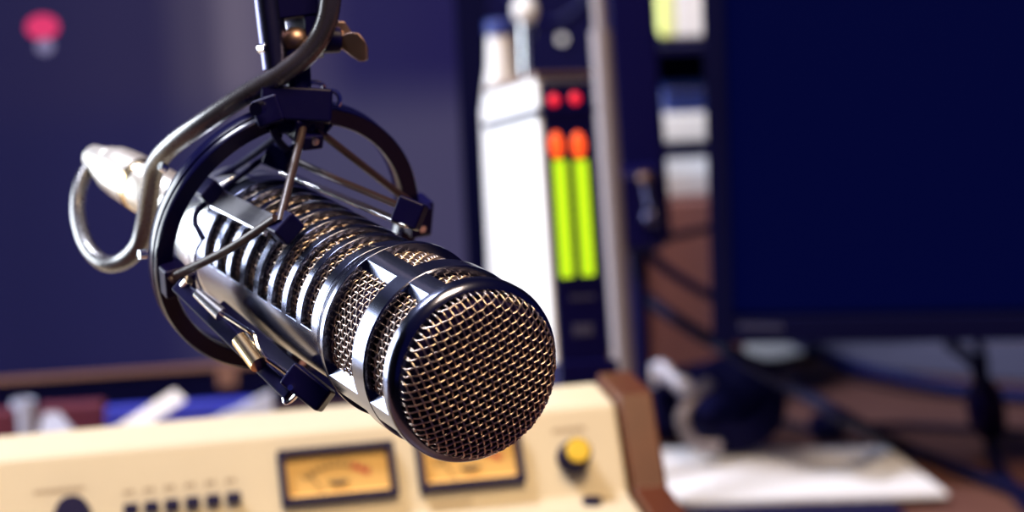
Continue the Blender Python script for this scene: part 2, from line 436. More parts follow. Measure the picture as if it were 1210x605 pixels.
# inner cradle bars clamped on the body, with their end clips
def cradle_bar(p0, p1, w, t, out0, m, name='cradle_bar'):
    a, b = V(p0), V(p1); x = (b - a).normalized(); z = (out0 - x * out0.dot(x)).normalized()
    mb = MB(); block(mb, (a + b) / 2, x, x.cross(z), z, ((b - a).length, w, t))
    return mb.build(name, m, mount, bevel=0.5 * mm)
ang1 = 138
def bar_at(ang, s0, s1, r, w, t, m): return cradle_bar(MP(s0, ang, r), MP(s1, ang, r), w, t, e1c * math.cos(rad(ang)) + e2c * math.sin(rad(ang)), m)
b1a, b1b = M3(258, 236, 27.6), M3(322, 268, 27.6)
on = (b1a + b1b) / 2 - Pc; on = (on - dc * on.dot(dc)).normalized()
cradle_bar(b1a, b1b, 7.5, 1.8, on, M['silver'])
# dark arched holder that carries it
inner_f = M3(336, 268, 30.5)
mb = MB(); block(mb, inner_f, b1b - b1a, on.cross(dc), on, (8.5, 8.5, 7))
icf = mb.build('inner_clip', M['black'], mount, bevel=0.9 * mm)
inner_r = M3(247, 226, 30.0)
mb = MB(); block(mb, inner_r, b1b - b1a, on.cross(dc), on, (7.5, 7.5, 6))
mb.build('inner_clip', M['black'], mount, bevel=0.9 * mm)
# far-side bar
f_a, f_b = D3(326, 190, 800), D3(492, 262, 765)
cradle_bar(D3(336, 204, 800), D3(486, 268, 765), 6.0, 1.2, V((0.25, 0.95, 0.2)), M['silver'])
mb = MB(); block(mb, D3(330, 187, 802), V((1, -0.4, 0.2)), V((0, 1, 0)), V((0, 0, 1)), (9, 8, 7))
mb.build('inner_clip', M['black'], mount, bevel=1 * mm)
mb = MB(); block(mb, D3(484, 252, 768), V((1, -0.4, 0.2)), V((0, 1, 0)), V((0, 0, 1)), (9, 9, 8))
mb.build('inner_clip', M['black'], mount, bevel=1 * mm)
# underside bar
u_a, u_b = D3(262, 366, 778), D3(376, 464, 748)
cradle_bar(u_a, u_b, 6, 5, V((-0.5, -0.75, 0.3)), M['black'])
mb = MB(); block(mb, D3(364, 458, 740), V((1, -0.75, 0.25)), V((0, 1, 0)), V((0, 0, 1)), (15, 8, 8))
mb.build('inner_clip', M['black'], mount, bevel=1 * mm)

# elastic bands
def band(pts, r, m=None, name='elastic_band'):
    return MB().tube([L(p) for p in pts], r * mm, 10).build(name, m or M['rubber'], mount)
top = R3(358, 152, 5); right = R3(491, 244, 5); left = R3(206, 326, 6); bottom = D3(352, 466, 742)
band([top, inner_f + on * 2 - V((0, 0, -2))], 1.35)
band(spline([left + V((-1.2, -1.6, 0)), left + V((1.5, 0.6, 1)), (left * 0.5 + inner_f * 0.5) + V((0, 0.6, 2)), inner_f + on * 2.5 + V((-1, 1, 1))], 8), 1.45)
band([top + V((4, 0, -3)), right], 1.3)
band([D3(342, 187, 800), D3(402, 214, 790), D3(484, 248, 770)], 1.15)
band(spline([D3(331, 172, 806), D3(290, 203, 808), D3(246, 238, 800), D3(233, 250, 798), D3(231, 264, 796), D3(240, 282, 792)], 6), 1.05, M['black_matt'])
band(spline([R3(330, 160, -3), D3(280, 196, 815), D3(222, 232, 822), D3(200, 246, 826)], 6), 1.25, M['black_matt'])
band(spline([R3(322, 150, 2), R3(328, 165, 0), D3(340, 178, 800)], 5), 1.3, M['black_matt'])
band(spline([D3(342, 176, 802), D3(352, 168, 800), R3(368, 160, 1), R3(384, 152, 0)], 5), 1.2, M['black'])
band([R3(378, 160, 2), R3(390, 146, -2)], 1.3, M['black'])
# retaining wire loop on the rear cap
band(spline([D3(240, 282, 792), D3(231, 300, 788), D3(232, 325, 784), D3(242, 348, 780), D3(256, 362, 776)], 6), 0.45, M['black'], 'retaining_wire')
# tension arm along the underside
mb = MB(); arm_a, arm_b = D3(212, 338, 776), D3(346, 468, 741)
ax = (arm_b - arm_a).normalized()
block(mb, (arm_a + arm_b) / 2, ax, V((0.7, 0.7, 0)), V((0, 0, 1)), ((arm_b - arm_a).length, 4.8, 5))
arm = mb.build('tension_arm', M['black'], mount, bevel=0.7 * mm)
MB().tube([L(D3(284, 401, 751)), L(D3(306, 431, 744))], 2.9 * mm, 18).build('brass_sleeve', M['brass'], arm)
MB().tube([L(D3(233, 346, 763)), L(D3(262, 372, 757))], [1.7 * mm, 2.3 * mm], 16).build('white_sleeve', M['silver'], arm)
MB().tube([L(p) for p in spline([D3(262, 370, 757), D3(284, 384, 752), D3(299, 395, 749), D3(304, 410, 747), D3(313, 422, 745), D3(335, 438, 741), D3(351, 451, 738), D3(352, 463, 738), D3(345, 472, 739), D3(338, 476, 740), D3(336, 470, 741)], 6)], 0.75 * mm, 8).build('spring_wire', M['chrome'], arm)
MB().tube([L(D3(343, 458, 738)), L(D3(343, 458, 735))], 0.9 * mm, 10).build('rivet', M['chrome'], arm)
MB().tube([L(D3(217, 338, 774)), L(D3(223, 331, 771))], 1.6 * mm, 10).build('screw', M['chrome'], arm)
mb = MB(); block(mb, D3(203, 326, 790), V((1, -.4, 0)), V((0, 1, 0)), V((0, 0, 1)), (9, 8, 6))
mb.build('outer_clip', M['black'], mount, bevel=1.2 * mm)
for px, py in ((173, 300), (196, 200)):
    p = R3(px, py, -3)
    MB().tube([L(p), L(p + (p - Cc).normalized() * 2.5)], 1.6 * mm, 10).build('stud', M['chrome'], mount)

# ================================================================== BOOM POLE + SWIVEL
pz = R3(350, 118, -2.5).z * -1                      # depth of hub, mm
bm_o = at(327, 84, (pz - 2) * mm)
boomM = Matrix.Translation(bm_o)
boom = thing('microphone_boom', 'dark boom pole with swivel yoke and wing nut hanging in from above the shock mount', 'boom', boomM)
def wb(mb, name, m, parent, root=None, **k):
    r = root or parent
    mb.bm.transform(r.matrix_world.inverted())
    o = mb.build(name, m, r if root is None else parent, **k)
    return o
PD = (pz - 2) * mm
# pole: goes up out of the frame, then bends into the arm
up_a, up_b = at(327, 82, PD), at(317, 0, PD)
updir = (up_b - up_a).normalized()
polepts = [up_a, up_b, up_b + updir * 0.05]
mb = MB(); mb.tube([up_a, up_a + updir * 0.10], 4.6 * mm, 28)
wb(mb, 'pole', M['gun_dark'], boom, bevel=0.3 * mm)
top_ = up_a + updir * 0.10
mb = MB(); mb.tube(spline([top_ - updir * 0.012, top_ + updir * 0.03, top_ + updir * 0.06 + V((0.02, 0.03, 0.01)), top_ + V((0.12, 0.16, 0.10)), top_ + V((0.42, 0.55, 0.22))], 8), 6.5 * mm, 20)
wb(mb, 'arm', M['black'], boom)
mb = MB()
fa = at(345, -6, PD + .004)
R_ = Matrix((wray(1605, 302) - wray(605, 302),)) if False else None
camx = CAMM.to_3x3() @ V((1, 0, 0)); camz = CAMM.to_3x3() @ V((0, 0, 1))
xx = (camx - updir * camx.dot(updir)).normalized(); yy = updir.cross(xx)
RU = Matrix((xx, yy, updir)).transposed()
mb.box(at(352, 5, PD + .003), (13 * mm, 12 * mm, 9.5 * mm), RU)      # upper bridge of the yoke
mb.box(at(369, 28, PD + .003), (4.5 * mm, 11 * mm, 22 * mm), RU)
wb(mb, 'yoke', M['black'], boom, bevel=0.8 * mm)
mb = MB(); mb.box(at(354, 28, PD + .006), (9.0 * mm, 3 * mm, 6 * mm), RU @ Matrix.Rotation(rad(-28), 3, 'Z'))
wb(mb, 'bright_plate', M['silver'], boom, bevel=0.4 * mm)
mb = MB(); mb.sph(at(349, 48, PD), 4.4 * mm, 24, (1.1, 1, 1))
wb(mb, 'swivel_ball', M['bronze'], boom)
mb = MB(); mb.tube([at(350, 52, PD + .001), at(354, 112, PD + .001)], [4.2 * mm, 4.0 * mm], 24)
wb(mb, 'stud', M['black'], boom)
mb = MB(); mb.tube([at(372, 47, PD + .002), at(402, 47, PD + .004)], [4.6 * mm, 4.2 * mm], 20)
wb(mb, 'clamp_screw', M['black'], boom, bevel=0.5 * mm)
# wing nut: hub and two bent wings
def plate(path, w, t, nrm):
    """ribbon with a width direction w (vec) and thickness along nrm"""
    mb = MB(); a = [[p - w * k - nrm * t / 2, p + w * k - nrm * t / 2, p + w * k + nrm * t / 2, p - w * k + nrm * t / 2] for p, k in path]
    vs = [[mb.bm.verts.new(q) for q in r] for r in a]
    for i in range(len(vs) - 1):
        for k in range(4): mb.face([vs[i][k], vs[i][(k + 1) % 4], vs[i + 1][(k + 1) % 4], vs[i + 1][k]])
    mb.face(vs[0][::-1]); mb.face(vs[-1]); return mb
wn = MB(); wn.tube([at(392, 47, PD + .004), at(406, 47, PD + .005)], [4.0 * mm, 3.2 * mm], 18)
pth = [(at(399, 44, PD + .004), .8), (at(404, 38, PD + .005), 1.0), (at(410, 34, PD + .006), .9), (at(413, 33, PD + .007), .4)]
def addplate(mbd, path, w, t, nrm):
    p2 = plate(path, w, t, nrm); me = bpy.data.meshes.new('tmp'); p2.bm.to_mesh(me); p2.bm.free(); mbd.bm.from_mesh(me); bpy.data.meshes.remove(me)
wdir = (camx * 0.3 + updir * 0.9).normalized() * 4.0 * mm
addplate(wn, [(at(396, 44, PD + .004), .9), (at(403, 37, PD + .004), 1.35), (at(411, 37, PD + .004), 1.3), (at(418, 44, PD + .004), .6)], (updir * 0.95 - camx * .2).normalized() * 2.6 * mm, 2.2 * mm, camz)
addplate(wn, [(at(404, 50, PD + .002), .7), (at(414, 52, PD), 1.25), (at(424, 56, PD - .002), 1.45), (at(431, 60, PD - .003), 1.1), (at(435, 63, PD - .003), .6)], (updir * 0.95 + camx * .1).normalized() * 3.1 * mm, 2.4 * mm, camz)
wb(wn, 'wing_nut', M['bronze'], boom, bevel=0.5 * mm)
mb = MB(); mb.tube([at(309, 57, PD), at(317, 57, PD - .003)], 2.0 * mm, 14)
wb(mb, 'set_screw', M['chrome'], boom, bevel=.3 * mm)

# ================================================================== MIC CABLE
cp = [(420, -420, 800), (404, -200, 780), (396, -60, 770), (392, -15, 772), (386, 25, 774), (368, 58, 776), (334, 87, 778), (290, 112, 784), (240, 145, 794), (204, 171, 806), (184, 195, 818), (177, 228, 830), (172, 262, 840), (164, 290, 846), (146, 308, 852), (124, 311, 858), (104, 293, 866), (93, 262, 874), (92, 232, 880), (100, 206, 886), (116, 187, 890)]
cable = thing('microphone_cable', 'grey microphone cable with cream metal plug looping behind the shock mount', 'cable', Matrix.Translation(at(124, 311, 0.858)))
cpts = spline([at(x, y, z * mm) for x, y, z in cp], 8)
nC = len(cpts)
rr = [(3.5 if i / nC < .56 else 3.5 - 0.9 * min(1, (i / nC - .56) / .31)) * mm for i in range(nC)]
wb(MB().tube(cpts, rr, 18), 'cord', M['cord'], cable)
pa, pb = at(218, 246, .842), at(108, 184, .890)
PM = dirframe(pb, pa)
LP = (pa - pb).length
k = LP / 1.0
plg = MB().lathe([(r * mm, z) for r, z in [(0, 0), (3.4, 0), (4.6, .0015), (6.3, .012), (7.4, .0135), (7.4, .0165), (8.6, .018), (9.2, .024), (9.6, .034), (9.6, .0535), (9.0, .0545), (9.0, LP)]], 48, mtx=PM)
plug = wb(plg, 'plug', M['plug'], cable, smooth=35)
mb = MB(); mb.lathe([(9.65 * mm, .036), (9.85 * mm, .0365), (9.85 * mm, .041), (9.65 * mm, .0415)], 48, mtx=PM)
wb(mb, 'plug_band', M['brass'], plug, root=cable)

# ================================================================== MIXING CONSOLE
ca = rad(11)
cx_, cy_ = V((math.cos(ca), math.sin(ca), 0)), V((-math.sin(ca), math.cos(ca), 0))
T = at(730, 476, 1.125)                    # top front edge at the right end of the panel
TB = 0.038                                # top depth
conM = frame(V((T.x, T.y, 0)), cx_, cy_, V((0, 0, 1)))
console = thing('mixing_console', 'cream mixing console with two amber needle meters and a red-brown wooden end', 'mixing console', conM)
zt = T.z
prof = [(TB, zt + .002), (0, zt), (-.021, zt - .038), (-.17, zt - .053), (-.17, 0.004), (TB, 0.004)]    # (y, z)
mb = MB(); mb.hexa([(-.62, y, z) for y, z in prof], [(-0.001, y, z) for y, z in prof])
mb.build('body', M['cream'], console, bevel=.0025, bseg=3)
e = .0035
profc = [(TB + .003, zt + .002 + e), (-.001, zt + e + .001), (-.024, zt - .0355), (-.176, zt - .0505), (-.176, 0.0), (TB + .004, 0.0)]
mb = MB(); mb.hexa([(0, y, z) for y, z in profc], [(.0165, y, z) for y, z in profc])
mb.build('wooden_end_cheek', M['cheek'], console, bevel=.0015)
# front panel plane
pn = V((0, -.038, .021)).normalized(); pu = V((1, 0, 0)); pv = V((0, .021, .038)).normalized()
def panel(px, py):                          # pixel -> (u, v) on the front panel, origin at the panel's top edge, right end
    p = hit(px, py, T, (conM.to_3x3() @ pn))
    l = conM.inverted() @ p - V((0, 0, zt)); return l.dot(pu), l.dot(pv)
PANM = frame(V((0, 0, zt)), pu, pv, pn)     # local frame of the panel (x right, y up the panel, z out)
def pbox(mb, u, v, w, du, dv, dw):
    mb.box(PANM @ V((u, v, w)), (du, dv, dw), PANM.to_3x3()); return mb
for i, cs in enumerate((((327, 536), (464, 522), (470, 586), (333, 602)), ((490, 518), (612, 506), (620, 572), (494, 583)))):
    q = [panel(*c) for c in cs]
    u0, u1 = (q[0][0] + q[3][0]) / 2, (q[1][0] + q[2][0]) / 2; v1, v0 = (q[0][1] + q[1][1]) / 2, (q[2][1] + q[3][1]) / 2
    uc, vc, du, dv = (u0 + u1) / 2, (v0 + v1) / 2, u1 - u0, v1 - v0
    t = .0032
    mb = MB()
    for (a, b, c_, d_) in ((uc, v1 - t / 2, du, t), (uc, v0 + t / 2, du, t), (u0 + t / 2, vc, t, dv - 2 * t), (u1 - t / 2, vc, t, dv - 2 * t)): pbox(mb, a, b, .002, c_, d_, .0066)
    vu = mb.build('needle_meter', M['black'], console, bevel=.0005)
    vu['label'] = 'amber needle meter in a black frame, ' + ('partly behind the microphone' if i else 'clear of the microphone')
    pbox(MB(), uc, vc, .0004, du - 2 * t, dv - 2 * t, .0008).build('meter_card', M['amber'], vu)
    pbox(MB(), uc, v0 + t + .0006, .0022, du - 2 * t - .002, .0010, .0020).build('lamp_strip', M['meterlamp'], vu)
    # scale: arc with ticks, red end, needle, pivot cover
    ctr = (uc, v0 - dv * 0.25); Rr_ = dv * .90
    def arc(a0, a1, r0, r1, name, m, nseg=16):
        mb = MB()
        for k in range(nseg):
            aa, bb = rad(a0 + (a1 - a0) * k / nseg), rad(a0 + (a1 - a0) * (k + 1) / nseg)
            mb.poly([PANM @ V((ctr[0] + r * math.cos(t_), ctr[1] + r * math.sin(t_), .0012)) for r, t_ in ((r0, aa), (r1, aa), (r1, bb), (r0, bb))])
        return mb.build(name, m, vu, smooth=0)
    arc(128, 74, Rr_, Rr_ + .0007, 'scale', M['ink'])
    arc(74, 52, Rr_ - .0008, Rr_ + .0018, 'red_scale', M['redink'])
    mb = MB()
    for k in range(11):
        a = rad(128 - 7.2 * k); dd = V((math.cos(a), math.sin(a), 0)); sd = V((-dd.y, dd.x, 0)) * .00025
        c0 = V((*ctr, .0013))
        mb.poly([PANM @ (c0 + dd * (Rr_ + .0005) - sd), PANM @ (c0 + dd * (Rr_ + .0032) - sd), PANM @ (c0 + dd * (Rr_ + .0032) + sd), PANM @ (c0 + dd * (Rr_ + .0005) + sd)])
    mb.build('scale_ticks', M['ink'], vu, smooth=0)
    mb = MB(); a = rad(122); dd = V((math.cos(a), math.sin(a), 0)); sd = V((-dd.y, dd.x, 0)) * .0002; c0 = V((*ctr, .0022))
    r0 = dv * .45
    mb.hexa([PANM @ (c0 + dd * r0 - sd), PANM @ (c0 + dd * Rr_ - sd), PANM @ (c0 + dd * Rr_ + sd), PANM @ (c0 + dd * r0 + sd)],
            [PANM @ (c0 + dd * r0 - sd + V((0, 0, .0003))), PANM @ (c0 + dd * Rr_ - sd + V((0, 0, .0003))), PANM @ (c0 + dd * Rr_ + sd + V((0, 0, .0003))), PANM @ (c0 + dd * r0 + sd + V((0, 0, .0003)))])
    mb.build('needle', M['ink'], vu, smooth=0)
    cm = Matrix.Translation(PANM @ V((uc, vc - dv * .12, .001))) @ PANM.to_3x3().to_4x4() @ Matrix.Diagonal((1, .45, 1, 1))
    MB().lathe([(0, .0010), (.0042, .0010), (.0048, .0004), (.0048, 0)], 24, mtx=cm, a0=180, a1=360).build('pivot_cover', M['ink'], vu)
def knob(px, py, r, h, m, capm, cap_r, name='knob', tilt=None):
    u, v = panel(px, py)
    km = Matrix.Translation(PANM @ V((u, v, 0))) @ PANM.to_3x3().to_4x4()
    o = MB().lathe([(0, 0), (r, 0), (r, .002), (r * .9, .003), (r * .86, h - .001), (r * .78, h), (0, h)], 36, mtx=km).build(name, m, console)
    if capm: MB().lathe([(cap_r, h - .0005), (cap_r, h + .0012), (cap_r * .9, h + .0018), (0, h + .0018)], 36, mtx=km).build('knob_cap', capm, o)
    return o
knob(677, 541, .0078, .013, M['black'], M['yellow'], .0056)
knob(86, 611, .0085, .012, M['black'], None, 0)
for k in range(6):
    px = 155 + 24.2 * k; py = 603.5 - 2.7 * k
    u, v = panel(px, py)
    pbox(MB(), u, v, .002, .0066, .0048, .005).build('push_button', M['black'], console, bevel=.0006)
# small printed captions on the panel
def caption(pts, name='caption'):
    mb = MB()
    for (px, py, w) in pts:
        u, v = panel(px, py); nW = max(2, int(w / 4))
        for j in range(nW):
            uu = u + (j - (nW - 1) / 2) * 4 / F * 1.13
            pbox(mb, uu, v + (.0003 if j % 3 else 0), .0001, .0011, .0017 if j % 2 else .0021, .0003)
    return mb.build(name, M['letter'], console, smooth=0)
caption([(70, 580, 56)]); caption([(672, 508, 40)]); caption([(534, 596, 50)])
caption([(152 + 24 * k, 582 - 2.8 * k, 14) for k in range(6)])
# small control on the ledge
lp = hit(700, 600, conM @ V((0, -.05, zt - .041)), V((0, 0, 1)))
ll = conM.inverted() @ lp
MB().lathe([(0, 0), (.005, 0), (.0045, .006), (0, .0065)], 24, mtx=Matrix.Translation((ll.x, ll.y, zt - .0425))).build('knob', M['black'], console)

# ================================================================== LED LEVEL METER
DT = 1.28
tl, tr, br, bl = at(632, 90, DT), at(698, 88, DT), at(722, 432, DT - .005), at(655, 436, DT - .005)
ty = rad(24)
tup = ((tl + tr) / 2 - (bl + br) / 2); Ht = tup.length; tup.normalize()
h0 = V((math.cos(ty), math.sin(ty), 0)); tx = (h0 - tup * h0.dot(tup)).normalized(); tz = tx.cross(tup)      # tz = out of the front
tyv = -tz                                                                                                    # back
wT = (tr - tl).length / math.cos(ty) * .98
org = bl
TM = frame(org, tx, tup, tz)
tower = thing('level_meter', 'slim silver level meter with two green light columns standing behind the console', 'level meter', TM)
dT = .068
def tb(mb, x, y, z, a, b, c): mb.box((x, y, z), (a, b, c)); return mb
tb(MB(), wT / 2, Ht / 2, -dT / 2, wT, Ht, dT).build('housing', M['whitepl'], tower, bevel=.0015)
tb(MB(), wT / 2 + .001, Ht / 2 - .001, .001, wT - .003, Ht - .004, .003).build('front_panel', M['black'], tower, bevel=.0008)
tb(MB(), wT / 2, Ht + .0012, -dT / 2 + .002, wT + .002, .0028, dT + .002).build('top_trim', M['bronze'], tower, bevel=.0005)
def tpix(px, py):
    p = TM.inverted() @ hit(px, py, org, tz); return p.x, p.y
for (p0, p1) in (((658, 190), (667, 328)), ((683, 190), (692, 326))):
    a = tpix(*p0); b = tpix(*p1); mb = MB(); nS = 18
    for k in range(nS):
        t = (k + .5) / nS; tb(mb, a[0] + (b[0] - a[0]) * t, a[1] + (b[1] - a[1]) * t, .0032, .0068, abs(a[1] - b[1]) / nS * .92, .002)
    mb.build('green_light_column', M['green_led'], tower)
for p0 in ((655, 172), (681, 172)):
    a = tpix(*p0); MB().sph((a[0], a[1], .0025), .0042, 16, (1, 1.75, .5)).build('orange_light', M['orange_led'], tower)
for p0 in ((652, 119), (677, 117)):
    a = tpix(*p0); MB().sph((a[0], a[1], .0025), .0032, 16, (1, 1, .6)).build('red_light', M['red_led'], tower)
mb = MB()
for k in range(7): a = tpix(643 + 7 * k, 98 - .4 * k); tb(mb, a[0], a[1], .0027, .0022, .003, .0006)
mb.build('caption', M['faint'], tower, smooth=0)
mb = MB()
for k in range(4): a = tpix(674 + 7.5 * k, 352 - .4 * k); tb(mb, a[0], a[1], .0027, .0024, .0022, .0006)
for k in range(3): a = tpix(678 + 8 * k, 390 - .4 * k); tb(mb, a[0], a[1], .0027, .003, .006, .0006)
mb.build('caption', M['faint'], tower, smooth=0)
a = tpix(640, 132)
tb(MB(), wT / 2, a[1], -dT / 2 + .001, wT + .004, .003, dT + .006).build('strap', M['black'], tower, bevel=.0008)
# foot reaching down to the desk behind the console
p_f = org + tx * wT / 2 - tz * dT / 2
fh = p_f.z - .002
wb(MB().tube([p_f + V((0, 0, .002)), V((p_f.x, p_f.y, .006))], [.017, .017], 24), 'stem', M['black'], tower)
wb(MB().lathe([(0, 0), (.05, 0), (.05, .004), (.046, .007), (.016, .008), (0, .008)], 40, mtx=Matrix.Translation((p_f.x, p_f.y, 0))), 'foot', M['black'], tower)
tb(MB(), wT / 2 + .001, -.006, -dT / 2 + .003, wT + .003, .018, dT + .01).build('base_block', M['black'], tower, bevel=.0015)

# ================================================================== ROOM SHELL
def struct(name, mb, m, **k):
    o = mb.build(name, m, None, **k); o['kind'] = 'structure'; return o
FZ = -0.74
YB = 2.55
XL = -1.75
struct('floor', MB().box((0, .6, FZ - .02), (4.4, 5.4, .04)), M['floor'])
struct('wall_back', MB().box((.2, YB + .03, .5), (3.96, .06, 2.5)), M['wall'])
# left wall with the window opening
wy0, wy1, wz0, wz1 = 1.05, 2.45, -.05, 1.15
mb = MB()
mb.box((XL - .04, (-2 + wy0) / 2, .5), (.08, wy0 + 2, 2.5)); mb.box((XL - .04, (wy1 + YB) / 2 + .03, .5), (.08, YB + .06 - wy1, 2.5))
mb.box((XL - .04, (wy0 + wy1) / 2, (wz0 - .75) / 2), (.08, wy1 - wy0, wz0 + .75)); mb.box((XL - .04, (wy0 + wy1) / 2, (wz1 + 1.75) / 2), (.08, wy1 - wy0, 1.75 - wz1))
struct('wall_left', mb, M['wall'])
mb = MB(); t = .04
for y in (wy0 + t / 2, wy1 - t / 2): mb.box((XL - .03, y, (wz0 + wz1) / 2), (.05, t, wz1 - wz0))
for z in (wz0 + t / 2, wz1 - t / 2): mb.box((XL - .03, (wy0 + wy1) / 2, z), (.05, wy1 - wy0, t))
struct('window_1', mb, M['whitepl'], bevel=.003)

# ================================================================== DESK
desk = thing('desk', 'wide brown wooden desk under the console and monitors', 'desk', Matrix.Translation((0, 1.2, FZ)))
wb(MB().box((0, 1.46, -.016), (2.6, 1.88, .03)), 'desk_top', M['deskwood'], desk, bevel=.003)
for x in (-1.2, 1.2):
    for y in (.6, 2.32): wb(MB().box((x, y, (FZ - .031) / 2), (.06, .06, -FZ - .031)), 'leg', M['black'], desk, bevel=.003)

# ================================================================== LEFT MONITOR
DL = 1.66
def mon_frame(px, py, depth, yaw):
    """monitor frame: origin at pixel, x right along the screen, y up, z out of the screen"""
    o = at(px, py, depth); x = V((math.cos(yaw), math.sin(yaw), 0)); z = V((math.sin(yaw), -math.cos(yaw), 0)); y = V((0, 0, 1))
    return frame(o, x, y, z)
LM = mon_frame(564, 478, DL, rad(6))
lm_base = LM.translation
lmon = thing('monitor', 'big dark monitor with a painted purple-grey reflection and red mark, behind the microphone', 'monitor', LM)
wL, hL = .62, .40
def lpix(px, py):
    p = LM.inverted() @ hit(px, py, LM.translation, LM.to_3x3() @ V((0, 0, 1))); return p.x, p.y
xr = lpix(584, 200)[0]; xs = lpix(546, 200)[0]; ysb = lpix(300, 430)[1]; yb = lpix(300, 482)[1]
tb(MB(), xr - wL / 2, yb + hL / 2, -.014, wL, hL, .022).build('case', M['bezel'], lmon, bevel=.003)
mb = MB(); bw = xr - xs; bh = ysb - yb
tb(mb, xr - bw / 2, yb + hL / 2, -.0005, bw, hL, .006); tb(mb, xr - wL + bw / 2, yb + hL / 2, -.0005, bw, hL, .006)
tb(mb, xr - wL / 2, yb + bh / 2, -.0005, wL - 2 * bw, bh, .006); tb(mb, xr - wL / 2, yb + hL - .008, -.0005, wL - 2 * bw, .016, .006)
mb.build('bezel', M['bezel'], lmon, bevel=.001)
tb(MB(), xr - wL / 2, ysb + .001, .0034, wL - 2 * bw, .0036, .002).build('bezel_lip_highlight', M['lip'], lmon)  # highlight on the bezel edge, painted as a pale bronze strip
a = lpix(268, 443); tb(MB(), a[0], a[1], 0.0032, .013, .014, .002).build('badge', M['lip'], lmon)
sx0, sx1, sy0, sy1 = xr - wL + bw, xs, ysb, yb + hL - .016
scr = tb(MB(), (sx0 + sx1) / 2, (sy0 + sy1) / 2, -.002, sx1 - sx0, sy1 - sy0, .002).build('screen', painted_reflection(), lmon)
def disc(px, py, r, m, name, sc=(1, 1)):
    a = lpix(px, py)
    return MB().lathe([(0, .0008), (r, .0008), (r, 0)], 32, mtx=Matrix.Translation((a[0], a[1], -.001)) @ Matrix.Diagonal((sc[0], sc[1], 1, 1))).build(name, m, scr)
disc(50, 32, .0108, M['scr_red'], 'red_mark', (1, .75)); disc(53, 55, .0075, M['scr_white'], 'white_mark', (.8, .7))
# stand
sc_ = V((xr - wL / 2, 0, 0))
base_p = LM @ V((xr - wL / 2, yb, -.05))
wb(MB().box((base_p.x, base_p.y, (base_p.z + .10) / 2 + .004), (.06, .02, base_p.z + .09)), 'stand_neck', M['bezel'], lmon, bevel=.003)
wb(MB().lathe([(0, 0), (.11, 0), (.11, .005), (.1, .008), (0, .008)], 40, mtx=Matrix.Translation((base_p.x, base_p.y, 0)) @ Matrix.Diagonal((1, .75, 1, 1))), 'stand_base', M['bezel'], lmon)

# ================================================================== RIGHT MONITOR
RM = mon_frame(850, 402, 1.50, rad(-9))
rmon = thing('monitor', 'black switched-down monitor with dark navy screen above the headphones and cables', 'monitor', RM)
wR, hR = .64, .36
def rpix(px, py):
    p = RM.inverted() @ hit(px, py, RM.translation, RM.to_3x3() @ V((0, 0, 1))); return p.x, p.y
rx0 = rpix(836, 200)[0]; rxs = rpix(862, 200)[0]; rys = rpix(950, 374)[1]; ryb = rpix(950, 404)[1]
bw, bh = rxs - rx0, rys - ryb
tb(MB(), rx0 + wR / 2, ryb + hR / 2, -.014, wR, hR, .022).build('case', M['bezel'], rmon, bevel=.003)
mb = MB()
tb(mb, rx0 + bw / 2, ryb + hR / 2, 0, bw, hR, .007); tb(mb, rx0 + wR - bw / 2, ryb + hR / 2, 0, bw, hR, .007)
tb(mb, rx0 + wR / 2, ryb + bh / 2, 0, wR - 2 * bw, bh, .007); tb(mb, rx0 + wR / 2, ryb + hR - .007, 0, wR - 2 * bw, .014, .007)
mb.build('bezel', M['bezel'], rmon, bevel=.001)
tb(MB(), rx0 + wR / 2, ryb + hR / 2 + .004, -.002, wR - 2 * bw, hR - bh - .014, .002).build('screen', M['screen_off'], rmon)
mb = MB()
for k in range(8):
    a = rpix(877 + 6.5 * k, 384 + .2 * k); tb(mb, a[0], a[1], .0038, .0022, .0036, .0006)
mb.build('maker_mark', M['faint'], rmon, smooth=0)
bp = RM @ V((rx0 + wR / 2, ryb, -.04))
wb(MB().box((bp.x, bp.y, bp.z / 2 + .04), (.07, .02, bp.z + .07)), 'stand_neck', M['bezel'], rmon, bevel=.003)
wb(MB().lathe([(0, 0), (.11, 0), (.11, .005), (.1, .008), (0, .008)], 40, mtx=Matrix.Translation((bp.x, bp.y, 0)) @ Matrix.Diagonal((1, .7, 1, 1))), 'stand_base', M['bezel'], rmon)

# ================================================================== MIDDLE BACKGROUND
def pole_thing(name, label, cat, p0, p1, r, m, **k):
    o = thing(name, label, cat, Matrix.Translation((p1.x, p1.y, 0)))
    return o
# silver light stand post
DS = 1.46
a, b = at(704, -40, DS), at(738, 452, DS)
stand = thing('silver_stand', 'tall silver post of a light stand behind the level meter', 'stand', Matrix.Translation((b.x, b.y, 0)))
m1 = a.lerp(b, .155)
wb(MB().tube([a, m1], .0042, 20), 'upper_tube', M['greymetal'], stand)
wb(MB().tube([m1, b, V((b.x, b.y, .006)) if b.z > .006 else b], .0066, 20), 'lower_tube', M['greymetal'], stand)
wb(MB().lathe([(0, 0), (.04, 0), (.04, .004), (.036, .008), (0, .008)], 36, mtx=Matrix.Translation((b.x, b.y, 0))), 'foot', M['black'], stand)
